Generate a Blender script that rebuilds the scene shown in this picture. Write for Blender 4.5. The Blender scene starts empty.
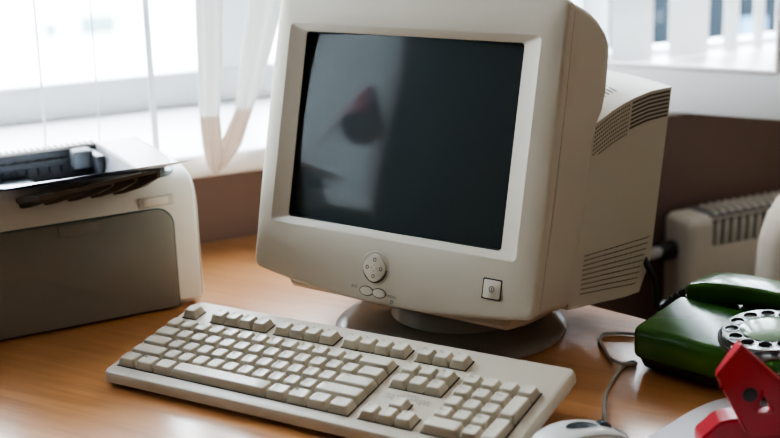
import bpy, bmesh, math, random
from mathutils import Matrix, Vector, noise
random.seed(4)
SKY, ROOM_FILL, EXPO = 23.0, 6.0, 0.35
S = 0.001                       # everything below is written in millimetres
col = bpy.context.scene.collection
WM = {}                         # object -> world matrix of its local frame (metres)

# ------------------------------------------------------------------ materials
def srgb(r, g, b):
    f = lambda c: (c / 12.92 if c <= 0.04045 else ((c + 0.055) / 1.055) ** 2.4)
    return (f(r / 255), f(g / 255), f(b / 255), 1)

def mat(name, color, rough=0.5, metal=0.0, var=0.06, vscale=30.0, bump=0.0, bscale=900.0, coat=0.0,
        trans=0.0, ior=1.45, spec=0.5, translucent=0.0):
    m = bpy.data.materials.new(name); m.use_nodes = True
    nt = m.node_tree; N = nt.nodes; L = nt.links
    p = N['Principled BSDF']
    p.inputs['Roughness'].default_value = rough
    p.inputs['Metallic'].default_value = metal
    p.inputs['Coat Weight'].default_value = coat
    p.inputs['Coat Roughness'].default_value = 0.12
    p.inputs['Transmission Weight'].default_value = trans
    p.inputs['IOR'].default_value = ior
    p.inputs['Specular IOR Level'].default_value = spec
    tc = N.new('ShaderNodeTexCoord')
    no = N.new('ShaderNodeTexNoise'); no.inputs['Scale'].default_value = vscale; no.inputs['Detail'].default_value = 4
    L.new(tc.outputs['Object'], no.inputs['Vector'])
    mx = N.new('ShaderNodeMix'); mx.data_type = 'RGBA'
    mx.inputs[6].default_value = tuple(c * (1 - var) for c in color[:3]) + (1,)
    mx.inputs[7].default_value = tuple(min(1, c * (1 + var)) for c in color[:3]) + (1,)
    L.new(no.outputs['Fac'], mx.inputs[0])
    L.new(mx.outputs[2], p.inputs['Base Color'])
    if bump:
        nb = N.new('ShaderNodeTexNoise'); nb.inputs['Scale'].default_value = bscale; nb.inputs['Detail'].default_value = 2
        L.new(tc.outputs['Object'], nb.inputs['Vector'])
        b = N.new('ShaderNodeBump'); b.inputs['Strength'].default_value = bump; b.inputs['Distance'].default_value = 0.0004
        L.new(nb.outputs['Fac'], b.inputs['Height']); L.new(b.outputs['Normal'], p.inputs['Normal'])
    if translucent:
        t = N.new('ShaderNodeBsdfTranslucent'); L.new(mx.outputs[2], t.inputs['Color'])
        ms = N.new('ShaderNodeMixShader'); ms.inputs[0].default_value = translucent
        L.new(p.outputs[0], ms.inputs[1]); L.new(t.outputs[0], ms.inputs[2])
        L.new(ms.outputs[0], N['Material Output'].inputs['Surface'])
    return m

def wood_mat():
    m = bpy.data.materials.new('varnished_wood'); m.use_nodes = True
    nt = m.node_tree; N = nt.nodes; L = nt.links; p = N['Principled BSDF']
    tc = N.new('ShaderNodeTexCoord')
    mp = N.new('ShaderNodeMapping'); mp.inputs['Rotation'].default_value = (0, 0, math.radians(12))
    mp.inputs['Scale'].default_value = (2.2, 34, 34)
    L.new(tc.outputs['Object'], mp.inputs['Vector'])
    n1 = N.new('ShaderNodeTexNoise'); n1.inputs['Scale'].default_value = 2.0; n1.inputs['Detail'].default_value = 6
    n1.inputs['Distortion'].default_value = 0.6
    L.new(mp.outputs[0], n1.inputs['Vector'])
    mp2 = N.new('ShaderNodeMapping'); mp2.inputs['Rotation'].default_value = (0, 0, math.radians(12))
    mp2.inputs['Scale'].default_value = (14, 420, 420)
    L.new(tc.outputs['Object'], mp2.inputs['Vector'])
    n2 = N.new('ShaderNodeTexNoise'); n2.inputs['Scale'].default_value = 1.6; n2.inputs['Detail'].default_value = 3
    L.new(mp2.outputs[0], n2.inputs['Vector'])
    ad = N.new('ShaderNodeMath'); ad.operation = 'MULTIPLY_ADD'
    L.new(n2.outputs['Fac'], ad.inputs[0]); ad.inputs[1].default_value = 0.45
    L.new(n1.outputs['Fac'], ad.inputs[2])
    cr = N.new('ShaderNodeValToRGB')
    cr.color_ramp.elements[0].position = 0.45; cr.color_ramp.elements[0].color = WOOD_D
    cr.color_ramp.elements[1].position = 0.95; cr.color_ramp.elements[1].color = WOOD_L
    L.new(ad.outputs[0], cr.inputs[0]); L.new(cr.outputs[0], p.inputs['Base Color'])
    rr = N.new('ShaderNodeMapRange'); rr.inputs[1].default_value = 0.3; rr.inputs[2].default_value = 0.8
    rr.inputs[3].default_value = 0.28; rr.inputs[4].default_value = 0.38
    L.new(n2.outputs['Fac'], rr.inputs[0]); L.new(rr.outputs[0], p.inputs['Roughness'])
    b = N.new('ShaderNodeBump'); b.inputs['Strength'].default_value = 0.12; b.inputs['Distance'].default_value = 0.0004
    L.new(n2.outputs['Fac'], b.inputs['Height']); L.new(b.outputs['Normal'], p.inputs['Normal']); L.new(b.outputs['Normal'], p.inputs['Coat Normal'])
    p.inputs['Specular IOR Level'].default_value = 0.5
    p.inputs['Coat Weight'].default_value = 0.8; p.inputs['Coat Roughness'].default_value = 0.17; p.inputs['Coat IOR'].default_value = 1.65
    return m

WOOD_D = (0.37, 0.150, 0.046, 1); WOOD_L = (0.56, 0.260, 0.095, 1)
M = {}
M['beige'] = mat('beige_plastic', (0.56, 0.503, 0.405), 0.42, bump=0.10, var=0.03, vscale=14)
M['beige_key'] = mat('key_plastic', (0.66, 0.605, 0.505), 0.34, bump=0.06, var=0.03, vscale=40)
M['key_side_shade'] = mat('shaded_key_plastic', (0.50, 0.435, 0.335), 0.45, bump=0.06, var=0.03, vscale=40)  # key plastic darkened so the shade on the key sides is in the colour
M['beige_case'] = mat('keyboard_case_plastic', (0.62, 0.555, 0.45), 0.38, bump=0.10, var=0.03, vscale=14)
M['dark_gap'] = mat('dark_gap', (0.018, 0.016, 0.014), 0.7)
M['vent_dark'] = mat('vent_dark', (0.10, 0.085, 0.068), 0.8)
M['legend'] = mat('legend_ink', (0.05, 0.048, 0.045), 0.7)
M['crt'] = mat('crt_glass', (0.042, 0.054, 0.059), 0.08, spec=0.95, var=0.02, coat=0.0)
M['crt_rim'] = mat('crt_rim', (0.008, 0.010, 0.011), 0.4)
M['stand'] = mat('grey_stand_plastic', (0.30, 0.295, 0.27), 0.22, bump=0.05, var=0.03)
M['printer'] = mat('printer_white_plastic', (0.72, 0.70, 0.64), 0.36, bump=0.04, var=0.02)
M['printer_top'] = mat('printer_top_plastic', (0.20, 0.215, 0.215), 0.36, bump=0.03, var=0.02)
M['printer_grey'] = mat('printer_grey_plastic', (0.22, 0.213, 0.185), 0.42, bump=0.06, var=0.04)
M['soft_grey'] = mat('soft_grey_plastic', (0.50, 0.475, 0.42), 0.4)
M['guide'] = mat('slate_guide_plastic', (0.07, 0.08, 0.09), 0.6)
M['dial_dark'] = mat('dial_plate_grey', (0.09, 0.10, 0.085), 0.4)
M['teal'] = mat('teal_grey_trim', (0.10, 0.135, 0.125), 0.35)
M['black'] = mat('black_plastic', (0.014, 0.017, 0.022), 0.38)
M['black_rubber'] = mat('black_rubber', (0.012, 0.012, 0.012), 0.55)
M['smoke'] = mat('smoky_tray_plastic', (0.10, 0.088, 0.075), 0.25)
M['tray_wall'] = mat('tray_grey_plastic', (0.20, 0.20, 0.21), 0.4)
M['paper'] = mat('white_paper', (0.82, 0.83, 0.87), 0.7, var=0.01)
M['green'] = mat('green_glossy_plastic', (0.034, 0.135, 0.016), 0.20, var=0.05, coat=0.35, bump=0.02, bscale=200)
M['green_pale'] = mat('pale_green_dial_card', (0.33, 0.48, 0.31), 0.16, coat=0.5)
M['chrome'] = mat('dial_metal', (0.20, 0.20, 0.19), 0.3, metal=0.85)
M['clear'] = mat('clear_dial_plastic', (0.16, 0.175, 0.16), 0.12, metal=0.5, coat=0.4)
M['red'] = mat('red_plastic', (0.42, 0.012, 0.026), 0.30, bump=0.05, var=0.06)
M['red_dark'] = mat('red_lamp_enamel', (0.17, 0.022, 0.028), 0.35)
M['mouse'] = mat('mouse_plastic', (0.62, 0.61, 0.57), 0.36, bump=0.03, var=0.02)
M['mouse_grey'] = mat('mouse_dark_insert', (0.04, 0.05, 0.058), 0.25)
M['cord'] = mat('grey_cord', (0.30, 0.275, 0.225), 0.5)
M['wood'] = wood_mat()
M['sill'] = mat('white_paint', (0.88, 0.86, 0.84), 0.38, var=0.02, vscale=6)
M['frame'] = mat('white_window_frame', (0.66, 0.68, 0.68), 0.35, var=0.02)
M['sash'] = mat('white_sash_paint', (0.84, 0.84, 0.83), 0.4, var=0.02)
M['brown'] = mat('brown_wall_paint', (0.13, 0.078, 0.060), 0.65, var=0.15, vscale=5, bump=0.15, bscale=120)
M['wall'] = mat('room_wall_paint', (0.20, 0.16, 0.12), 0.8, var=0.06, vscale=3)
M['ceiling'] = mat('ceiling_paint', (0.42, 0.39, 0.35), 0.85, var=0.03, vscale=2)
M['floor'] = mat('floor_lino', (0.20, 0.12, 0.075), 0.5, var=0.25, vscale=6)
M['radiator'] = mat('cream_radiator_enamel', (0.50, 0.45, 0.37), 0.35, var=0.04)
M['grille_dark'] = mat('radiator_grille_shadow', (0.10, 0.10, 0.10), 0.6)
M['pipe'] = mat('grey_pipe_paint', (0.42, 0.42, 0.42), 0.3)
M['cloth'] = mat('beige_upholstery', (0.33, 0.27, 0.21), 0.9, var=0.10, vscale=60, bump=0.3, bscale=400)
M['sheer'] = mat('sheer_curtain', (0.84, 0.84, 0.83), 0.9, var=0.03, translucent=0.30)
M['net'] = mat('net_curtain', (0.80, 0.82, 0.82), 0.9, var=0.04, vscale=8, translucent=0.40)
M['peach'] = mat('peach_hem', (0.84, 0.74, 0.67), 0.9, var=0.03, translucent=0.12)
M['cordw'] = mat('white_blind_cord', (0.78, 0.81, 0.84), 0.7, translucent=0.15)
M['facade'] = mat('pale_facade', (0.80, 0.80, 0.78), 0.9, var=0.05, vscale=0.3)
M['facade2'] = mat('slate_facade', (0.008, 0.011, 0.014), 1.0, spec=0.05, var=0.3, vscale=0.4)
M['ext_win'] = mat('facade_window_glass', (0.10, 0.17, 0.18), 0.3)
M['ext_blue'] = mat('pale_blue_panel', (0.05, 0.12, 0.18), 0.6)
M['ground'] = mat('snowy_ground', (0.80, 0.80, 0.80), 0.95, var=0.08, vscale=0.3)
gl = bpy.data.materials.new('window_glass'); gl.use_nodes = True
nt = gl.node_tree; nt.nodes.remove(nt.nodes['Principled BSDF'])
tr = nt.nodes.new('ShaderNodeBsdfTransparent'); tr.inputs[0].default_value = (0.95, 0.97, 0.97, 1)
gs = nt.nodes.new('ShaderNodeBsdfGlossy'); gs.inputs['Roughness'].default_value = 0.03
fr = nt.nodes.new('ShaderNodeLayerWeight'); pw = nt.nodes.new('ShaderNodeMath'); pw.operation = 'POWER'; pw.inputs[1].default_value = 5
nt.links.new(fr.outputs['Facing'], pw.inputs[0])
mr = nt.nodes.new('ShaderNodeMapRange'); mr.inputs[3].default_value = 0.03; mr.inputs[4].default_value = 0.7
nt.links.new(pw.outputs[0], mr.inputs[0])
mxs = nt.nodes.new('ShaderNodeMixShader')
nt.links.new(mr.outputs[0], mxs.inputs[0]); nt.links.new(tr.outputs[0], mxs.inputs[1]); nt.links.new(gs.outputs[0], mxs.inputs[2])
nt.links.new(mxs.outputs[0], nt.nodes['Material Output'].inputs['Surface'])
M['glass'] = gl

# ------------------------------------------------------------------ helpers
def F(o, x, y, z):              # frame matrix (mm) from origin and axes
    m = Matrix.Identity(4)
    for i in range(3):
        m[i][0], m[i][1], m[i][2], m[i][3] = x[i], y[i], z[i], o[i]
    return m

def thing(name, label, cat, loc, group=None, rotz=0.0):
    o = bpy.data.objects.new(name, None); col.objects.link(o)
    o.empty_display_size = 0.02
    o.location = Vector(loc) * S; o.rotation_euler = (0, 0, rotz)
    o['label'] = label; o['category'] = cat
    if group: o['group'] = group
    WM[o] = Matrix.Translation(o.location) @ Matrix.Rotation(rotz, 4, 'Z')
    return o

def tag(o, label, cat, group=None):
    o['label'] = label; o['category'] = cat
    if group: o['group'] = group
    return o

def obj(name, bm, mats, parent=None, frame=None, smooth=30, kind=None, label=None, recalc=True):
    if frame is not None: bm.transform(frame)
    if recalc: bmesh.ops.recalc_face_normals(bm, faces=bm.faces[:])
    bm.transform(Matrix.Scale(S, 4))
    if parent is not None:
        w = WM[parent]
    else:
        lo = Vector((1e9,) * 3); hi = -lo
        for v in bm.verts:
            for i in range(3): lo[i] = min(lo[i], v.co[i]); hi[i] = max(hi[i], v.co[i])
        w = Matrix.Translation(((lo.x + hi.x) / 2, (lo.y + hi.y) / 2, lo.z))
    bm.transform(w.inverted())
    me = bpy.data.meshes.new(name); bm.to_mesh(me); bm.free()
    if not isinstance(mats, (list, tuple)): mats = [mats]
    for m in mats: me.materials.append(m)
    if smooth:
        for p in me.polygons: p.use_smooth = True
        me.set_sharp_from_angle(angle=math.radians(smooth))
    o = bpy.data.objects.new(name, me); col.objects.link(o)
    if parent is not None: o.parent = parent
    else: o.location = w.to_translation()
    WM[o] = w
    if kind: o['kind'] = kind
    if label: o['label'] = label
    return o

def join(*bms):
    out = bmesh.new()
    for b in bms:
        me = bpy.data.meshes.new('tmp'); b.to_mesh(me); b.free(); out.from_mesh(me); bpy.data.meshes.remove(me)
    return out

def setmat(bm, i):
    for f in bm.faces: f.material_index = i
    return bm

def box(x0, x1, y0, y1, z0, z1, r=0.0, seg=2):
    bm = bmesh.new(); bmesh.ops.create_cube(bm, size=1)
    for v in bm.verts:
        v.co = Vector(((x0 + x1) / 2 + v.co.x * (x1 - x0), (y0 + y1) / 2 + v.co.y * (y1 - y0), (z0 + z1) / 2 + v.co.z * (z1 - z0)))
    if r: bmesh.ops.bevel(bm, geom=bm.edges[:], offset=r, segments=seg, affect='EDGES', profile=0.5)
    return bm

def rrect(x0, x1, y0, y1, r, n=5):
    pts = []
    for cx, cy, a0 in ((x1 - r, y1 - r, 0), (x0 + r, y1 - r, 90), (x0 + r, y0 + r, 180), (x1 - r, y0 + r, 270)):
        for k in range(n + 1):
            a = math.radians(a0 + 90 * k / n); pts.append((cx + r * math.cos(a), cy + r * math.sin(a)))
    return pts

def loft(rings, cap0=True, cap1=True, closed=True, bm=None):
    bm = bm or bmesh.new()
    V = [[bm.verts.new(p) for p in r] for r in rings]
    n = len(V[0])
    for a, b in zip(V, V[1:]):
        for i in range(n if closed else n - 1):
            j = (i + 1) % n
            bm.faces.new((a[i], a[j], b[j], b[i]))
    if cap0: bm.faces.new(V[0][::-1])
    if cap1: bm.faces.new(V[-1])
    return bm

def prism(pts, z0, z1, r=0.0, seg=2):
    bm = loft([[(x, y, z0) for x, y in pts], [(x, y, z1) for x, y in pts]])
    if r:
        es = [e for e in bm.edges if abs(e.verts[0].co.z - e.verts[1].co.z) < 1e-6]
        bmesh.ops.bevel(bm, geom=es, offset=r, segments=seg, affect='EDGES', profile=0.5)
    return bm

def lathe(prof, n=48, cap0=True, cap1=True):
    return loft([[(r * math.cos(2 * math.pi * k / n), r * math.sin(2 * math.pi * k / n), z) for k in range(n)] for r, z in prof], cap0, cap1)

def spline(pts, per=8):
    P = [Vector(p) for p in pts]; P = [P[0] * 2 - P[1]] + P + [P[-1] * 2 - P[-2]]; out = []
    for i in range(1, len(P) - 2):
        for k in range(per):
            t = k / per; a, b, c, d = P[i - 1:i + 3]
            out.append(0.5 * ((2 * b) + (c - a) * t + (2 * a - 5 * b + 4 * c - d) * t * t + (3 * b - a - 3 * c + d) * t ** 3))
    out.append(P[-2]); return out

def tube(pts, r, n=8, per=8, smooth=True):
    C = spline(pts, per) if smooth else [Vector(p) for p in pts]
    rings = []; up = Vector((0, 0, 1)); ref = None
    for i, p in enumerate(C):
        t = (C[min(i + 1, len(C) - 1)] - C[max(i - 1, 0)]).normalized()
        if ref is None:
            ref = t.cross(up) if abs(t.z) < 0.95 else t.cross(Vector((1, 0, 0)))
        ref = (ref - t * ref.dot(t)).normalized(); b = t.cross(ref)
        rr = r(i / (len(C) - 1)) if callable(r) else r
        rings.append([tuple(p + ref * (rr * math.cos(2 * math.pi * k / n)) + b * (rr * math.sin(2 * math.pi * k / n))) for k in range(n)])
    return loft(rings)

def text_bm(s, size, align='LEFT'):
    cu = bpy.data.curves.new('txt', 'FONT'); cu.body = s; cu.size = size; cu.align_x = align; cu.resolution_u = 2
    o = bpy.data.objects.new('txt', cu); col.objects.link(o)
    me = bpy.data.meshes.new_from_object(o.evaluated_get(bpy.context.evaluated_depsgraph_get()))
    bm = bmesh.new(); bm.from_mesh(me)
    bpy.data.objects.remove(o); bpy.data.curves.remove(cu); bpy.data.meshes.remove(me)
    return bm

# ------------------------------------------------------------------ frames
R3 = math.radians
MONC = Vector((209.24, 235.16, 234.01)); YAW = R3(-5.427); TILT = R3(13.6)
mX = Vector((math.cos(YAW), math.sin(YAW), 0)); mH = Vector((math.sin(YAW), -math.cos(YAW), 0))
mN = mH * math.cos(TILT) + Vector((0, 0, math.sin(TILT))); mY = mN.cross(mX)
MON = F(MONC, mX, mY, mN)                                    # x right, y up the screen, z out of the screen
KB = F((0, 0, 19), (1, 0, 0), (0, math.cos(R3(10)), math.sin(R3(10))), (0, -math.sin(R3(10)), math.cos(R3(10))))
PR = F((-82, 243, 0), (.5, .866, 0), (-.866, .5, 0), (0, 0, 1))   # x along the front (right end 0), y to the back
PH = F((459, 270, 0), (math.cos(R3(-14)), math.sin(R3(-14)), 0), (-math.sin(R3(-14)), math.cos(R3(-14)), 0), (0, 0, 1))
WL = F((-254, 452, 0), (.549, .836, 0), (.836, -.549, 0), (0, 0, 1))   # x along window wall, y into the room
SA = F((373.1, 946.4, 140), (math.cos(R3(-2)), math.sin(R3(-2)), 0), (-math.sin(R3(-2)), math.cos(R3(-2)), 0), (0, 0, 1))

# ------------------------------------------------------------------ room shell
FL = -740; CE = 1900; S0, S1, ND = -3600, 2300, 4200
def wl(p): return WL @ Vector(p)
obj('floor', box(S0 - 100, S1 + 100, -700, ND + 100, FL - 60, FL), M['floor'], frame=WL, kind='structure', smooth=0)
obj('ceiling', box(S0 - 100, S1 + 100, -700, ND + 100, CE, CE + 60), M['ceiling'], frame=WL, kind='structure', smooth=0)
WS0, WS1, WTOP = -2700, 1750, 1560            # window opening
obj('wall_left', join(box(S0, S1, -700, -6, FL, 94), box(S0, S1, -700, 0, WTOP, CE),
                      box(S0, WS0, -700, 0, 94, WTOP), box(WS1, S1, -700, 0, 94, WTOP)), M['brown'], frame=WL, kind='structure', smooth=0)
obj('wall_back', box(S1, S1 + 80, -700, ND, FL, CE), M['wall'], frame=WL, kind='structure', smooth=0)
obj('wall_right', box(S0, S1, ND, ND + 80, FL, CE), M['wall'], frame=WL, kind='structure', smooth=0)
obj('wall_front', box(S0 - 80, S0, -700, ND, FL, CE), M['wall'], frame=WL, kind='structure', smooth=0)
obj('trim_1', box(WS0, WS1, -460, 6, 95, 130, 12, 4), M['sill'], frame=WL, kind='structure')
# fixed window: outer frame, posts, bottom rail, panes
w1 = thing('window_1', 'wide white framed window over the deep white sill behind the printer', 'window', wl(((WS0 + WS1) / 2, -430, 130)))
del w1['label']; del w1['category']; w1['kind'] = 'structure'
posts = [WS0 + 40, -1900, -1150, -480, 205, 960, 1700]
fb = [box(WS0, 992, -470, -410, 130, 190, 6), box(990, WS1, -470, -410, 130, 144, 4), box(WS0, WS1, -470, -410, 1500, WTOP, 6)]
for s_ in posts: fb.append(box(s_ - 32, s_ + 32, -470, -412, 142 if s_ > 1000 else 188, 1502, 6))
obj('window_frame', join(*fb), M['frame'], w1, WL)
for a, b in zip(posts[:-1], posts[1:-1]):
    obj('pane', box(a + 32, b - 32, -447, -443, 190, 1500), M['glass'], w1, WL, smooth=0)
# opened inward sash on the right
w2 = thing('window_2', 'opened white window sash swung into the room above the radiator', 'window', SA @ Vector((0, 20, -2)))
del w2['label']; del w2['category']; w2['kind'] = 'structure'
sx0, sx1 = -430, 118
obj('sash_frame', join(box(sx0, sx1, 0, 42, -2, 66, 5), box(sx0, sx1, 0, 42, 1130, 1195, 5), box(sx0, sx0 + 66, 2, 40, 66, 1130, 5), box(52, sx1, 2, 40, 66, 1130, 5)), M['sash'], w2, SA)
obj('glazing_bead', join(box(sx0 + 66, 52, -1, 6, 64, 72, 2), box(47, 54, -1, 6, 66, 1130, 2)), M['sill'], w2, SA)
obj('pane', box(sx0 + 66, 52, 18, 22, 66, 1130), M['glass'], w2, SA, smooth=0)
hp = SA @ Vector((sx0 - 30, 24, 0))
obj('hinge_post', box(hp.x - 32, hp.x + 30, hp.y - 30, hp.y + 30, 129, 1500, 5), M['frame'], w2)

# white vertical blind slats between the panes and the room, seen through the open sash
slats = [(954, 1054), (1094, 1194), (1233, 1272), (1311, 1339), (1372, 1440)]
vbl = thing('vertical_blind', 'vertical blind of white slats seen through the open sash at the right', 'blind', wl((1200, -352, 131)))
for (a, b) in slats:
    pts = [(a + (b - a) * k / 6, -352 + 6 * math.sin(math.pi * k / 6)) for k in range(7)]
    ring = pts + [(x, y - 1.5) for x, y in reversed(pts)]
    obj('slat', prism(ring, 131, 1490), M['sheer'], vbl, WL)

# hanging white cords and tape of the drawn-up blind at the left
wbl = thing('window_blind', 'two thin white cords and a broader white tape hanging in the left window', 'blind', wl((-120, -30, 131)))
for (x, z0, r) in ((-200, 131, 1.6), (-126, 131, 1.2)):
    obj('cord', tube([(x + 14, -30, 1490), (x, -30, 352), (x - 6, -30, z0)], r, 6), M['cordw'], wbl, WL)
bw = [[(-52 + 0.007 * (z - 140) + dx, -30 + dy, z) for dx, dy in ((-4.5, -1), (4.5, -1), (4.5, 1), (-4.5, 1))] for z in (131, 250, 360, 700, 1100, 1490)]
obj('tape', loft(bw), M['cordw'], wbl, WL)

# sheer curtain tied into a V
cur = thing('sheer_curtain', 'white sheer curtain looped into a V with a peach hem over the sill', 'curtain', wl((45, 20, 104)))
def strip(path, halfw, fold, n=14, y0=20):
    rings = []
    for (x, z, w) in path:
        ring = []
        for k in range(n + 1):
            t = k / n
            ring.append((x - w / 2 + w * t, y0 + fold * math.sin(t * 4 * math.pi + x * .03), z))
        rings.append(ring + [(px, py - 1.2, pz) for px, py, pz in reversed(ring)])
    return loft(rings)
Lp = [(24, 1480, 60), (24, 900, 48), (24.5, 348, 40), (19, 260, 35), (14, 186, 30)]
Rp = [(128, 1480, 90), (120, 900, 76), (112, 341, 54), (88, 262, 44), (66, 190, 27)]
obj('left_fall', strip(Lp, 0, 3.5), M['sheer'], cur, WL, smooth=60)
obj('right_fall', strip(Rp, 0, 3.5, y0=14), M['sheer'], cur, WL, smooth=60)
obj('peach_hem', join(strip([(14, 186, 30), (15, 150, 30), (16, 120, 26), (16, 104, 8)], 0, 3.5),
                      strip([(66, 190, 27), (56, 170, 30), (42, 140, 34), (24, 114, 26), (18, 105, 8)], 0, 3.0, y0=14)), M['peach'], cur, WL, smooth=60, label='peach coloured hem')

bc = []  # net curtain added out of view to dim and soften the window light
NB = 150
for k in range(NB + 1):
    t = k / NB; bc.append((-2660 + 2060 * t, -70 + 16 * math.sin(t * 150) + 6 * math.sin(t * 41)))
ringb = bc + [(x, y - 1.5) for x, y in reversed(bc)]
tag(obj('light_softening_curtain', loft([[(x, y, 133) for x, y in ringb], [(x, y, 1540) for x, y in ringb]]), M['net'], frame=WL, smooth=60), 'unseen white net curtain added to soften the window light and its screen reflection', 'curtain')

# exterior
obj('ground', box(-40000, 60000, -60000, -2500, -5400, -5300), M['ground'], frame=WL, kind='structure', smooth=0)
fa = thing('apartment_building', 'pale overexposed building across the street with a small aqua window', 'building', wl((6000, -31000, -5300)))
obj('facade', box(-26000, 15400, -31500, -30000, -5300, 4000), M['facade'], fa, WL, smooth=0)
for (a, b, z0, z1) in ((5985, 6860, -2950, -2500), (5100, 5400, -2950, -2600), (4650, 4760, -2900, -2650), (8300, 8900, -1800, -900), (2600, 3300, -2950, -2500)):
    f_ = obj('window', box(a, b, -30000, -29930, z0, z1, 10), M['ext_win'], fa, WL, smooth=0)
fb_ = thing('townhouse', 'dark slate building glimpsed between the blind slats at the right', 'building', wl((13000, -13000, -5300)))
obj('facade', box(8700, 19000, -14000, -12000, -5300, 1800), M['facade2'], fb_, WL, smooth=0)
obj('sign_panel', box(11350, 11800, -12000, -11950, -2100, -1500, 10), M['ext_blue'], fb_, WL, smooth=0)

# ------------------------------------------------------------------ radiator and pipe, chair by the radiator
ra = thing('radiator', 'cream radiator with a ribbed top under the window, right of the monitor', 'radiator', wl((1250, 45, FL)))
rx0, rx1 = 806, 1700
rings = []
for x, ins in ((rx0, 10), (rx0 + 4, 4), (rx0 + 12, 0), (rx1 - 12, 0), (rx1, 8)):
    rings.append([(x, y, z) for y, z in rrect(12 + ins, 92 - ins, -640 + ins, -64 - ins, 16 - ins * .6, 5)])
obj('radiator_body', loft(rings), M['radiator'], ra, WL)
gb = []
for k in range(46):
    x = 858 + k * 17.5
    gb.append(tube([(x, 93, -112), (x + 1, 93.5, -84), (x + 6, 84, -66), (x + 12, 60, -61), (x + 16, 30, -61)], 3.6, 8, 5))
obj('grille_rib', join(*gb), M['radiator'], ra, WL)
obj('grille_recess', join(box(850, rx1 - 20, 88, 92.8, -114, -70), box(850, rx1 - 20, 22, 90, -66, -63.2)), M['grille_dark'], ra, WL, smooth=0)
obj('foot', box(900, 930, 30, 70, FL, -636, 3), M['radiator'], ra, WL)
obj('foot', box(1560, 1590, 30, 70, FL, -636, 3), M['radiator'], ra, WL)
pi_ = thing('heating_pipe', 'grey heating pipe with a black valve running into the radiator end', 'pipe', wl((600, 40, -135)))
obj('pipe', tube([(-300, 42, -129), (300, 42, -127), (802, 42, -126)], 10, 12), M['pipe'], pi_, WL)
obj('valve', tube([(778, 42, -126), (790, 42, -126), (812, 42, -126)], lambda t: 17 - 3 * abs(t - .5), 14), M['black_rubber'], pi_, WL)

ch = thing('upholstered_chair', 'beige upholstered chair in front of the radiator at the right edge', 'chair', wl((1000, 330, FL)))
cs = [[(x, y, z) for x, y in rrect(808 + i1, 1230 - i1, 226 + i2, 296 - i2, 28 - i1 * .4, 6)] for z, i1, i2 in ((-330, 10, 10), (-300, 0, 0), (-120, 0, 0), (-62, 4, 2), (-30, 14, 6), (-8, 34, 12), (4, 62, 20))]
b_ = loft(cs)
for v in b_.verts:                                            # soft crown on the back
    v.co.z += 26 * (1 - ((v.co.x - 1019) / 211) ** 2) * max(0, (v.co.z + 120) / 120)
obj('backrest', b_, M['cloth'], ch, WL, smooth=60)
obj('seat', box(800, 1238, 226, 680, -330, -250, 24, 4), M['cloth'], ch, WL)
for x in (830, 1208):
    for y in (250, 650):
        obj('leg', tube([(x, y, -330), (x, y, FL)], lambda t: 20 - 6 * t, 10, 2, smooth=False), M['wood'], ch, WL)

# ------------------------------------------------------------------ desk
dk = thing('desk', 'orange brown wooden desk under the computer and telephone', 'desk', (400, 100, FL))
e165 = Vector((math.cos(R3(-15)), math.sin(R3(-15)), 0)); nf = Vector((-.2588, -.9659, 0))
A_ = wl((75, -3, 0)); B0 = Vector((349, 460, 0)) ; 
bl = A_; k_ = (bl - B0).dot(e165)
p1 = B0 + e165 * k_                                            # back edge start near the wall
p1 = wl((140, -3, 0))
p2 = B0 + e165 * 1350; p3 = p2 + nf * 790; p4 = B0 - e165 * 780 + nf * 790; p5 = wl((-760, -3, 0))
top = [(p.x, p.y) for p in (p5, p4, p3, p2, p1)]
obj('tabletop', prism(top, -28, 0, 2.5, 2), M['wood'], dk)
for q in (p3 + Vector((-110, 90, 0)), p2 + Vector((-110, -60, 0)), p4 + Vector((90, 90, 0)), wl((90, 110, 0))):
    obj('leg', box(q.x - 28, q.x + 28, q.y - 28, q.y + 28, FL, -28, 3), M['wood'], dk)

# ------------------------------------------------------------------ monitor
mo = thing('crt_monitor', 'beige CRT monitor with a dark screen tilted back on a round stand', 'monitor', (238, 306, 0), rotz=0)
def outline(xw, yb, yt, r, bowb, bowt, z, nside=14, nc=6, bows=0.0):
    pts = []
    def bow(x, y):
        t = max(0, 1 - (x / xw) ** 2)
        u = max(0, 1 - ((y - (yb + yt) / 2) / ((yt - yb) / 2)) ** 2)
        if y < (yb + yt) / 2: y = y - bowb * t * min(1, ((yb + yt) / 2 - y) / ((yt - yb) / 2))
        else: y = y + bowt * t * min(1, (y - (yb + yt) / 2) / ((yt - yb) / 2))
        return (x + bows * u * (1 if x > 0 else -1) * min(1, abs(x) / xw), y, z)
    cs = [(xw - r, yt - r, 0), (-xw + r, yt - r, 90), (-xw + r, yb + r, 180), (xw - r, yb + r, 270)]
    for i, (cx, cy, a0) in enumerate(cs):
        for k in range(nc + 1):
            a = R3(a0 + 90 * k / nc); pts.append((cx + r * math.cos(a), cy + r * math.sin(a)))
        nx = cs[(i + 1) % 4]; a = R3(a0 + 90); b = R3(nx[2])
        q0 = (cx + r * math.cos(a), cy + r * math.sin(a)); q1 = (nx[0] + r * math.cos(b), nx[1] + r * math.sin(b))
        for k in range(1, nside):
            t = k / nside; pts.append((q0[0] + (q1[0] - q0[0]) * t, q0[1] + (q1[1] - q0[1]) * t))
    return [bow(x, y) for x, y in pts]
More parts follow.
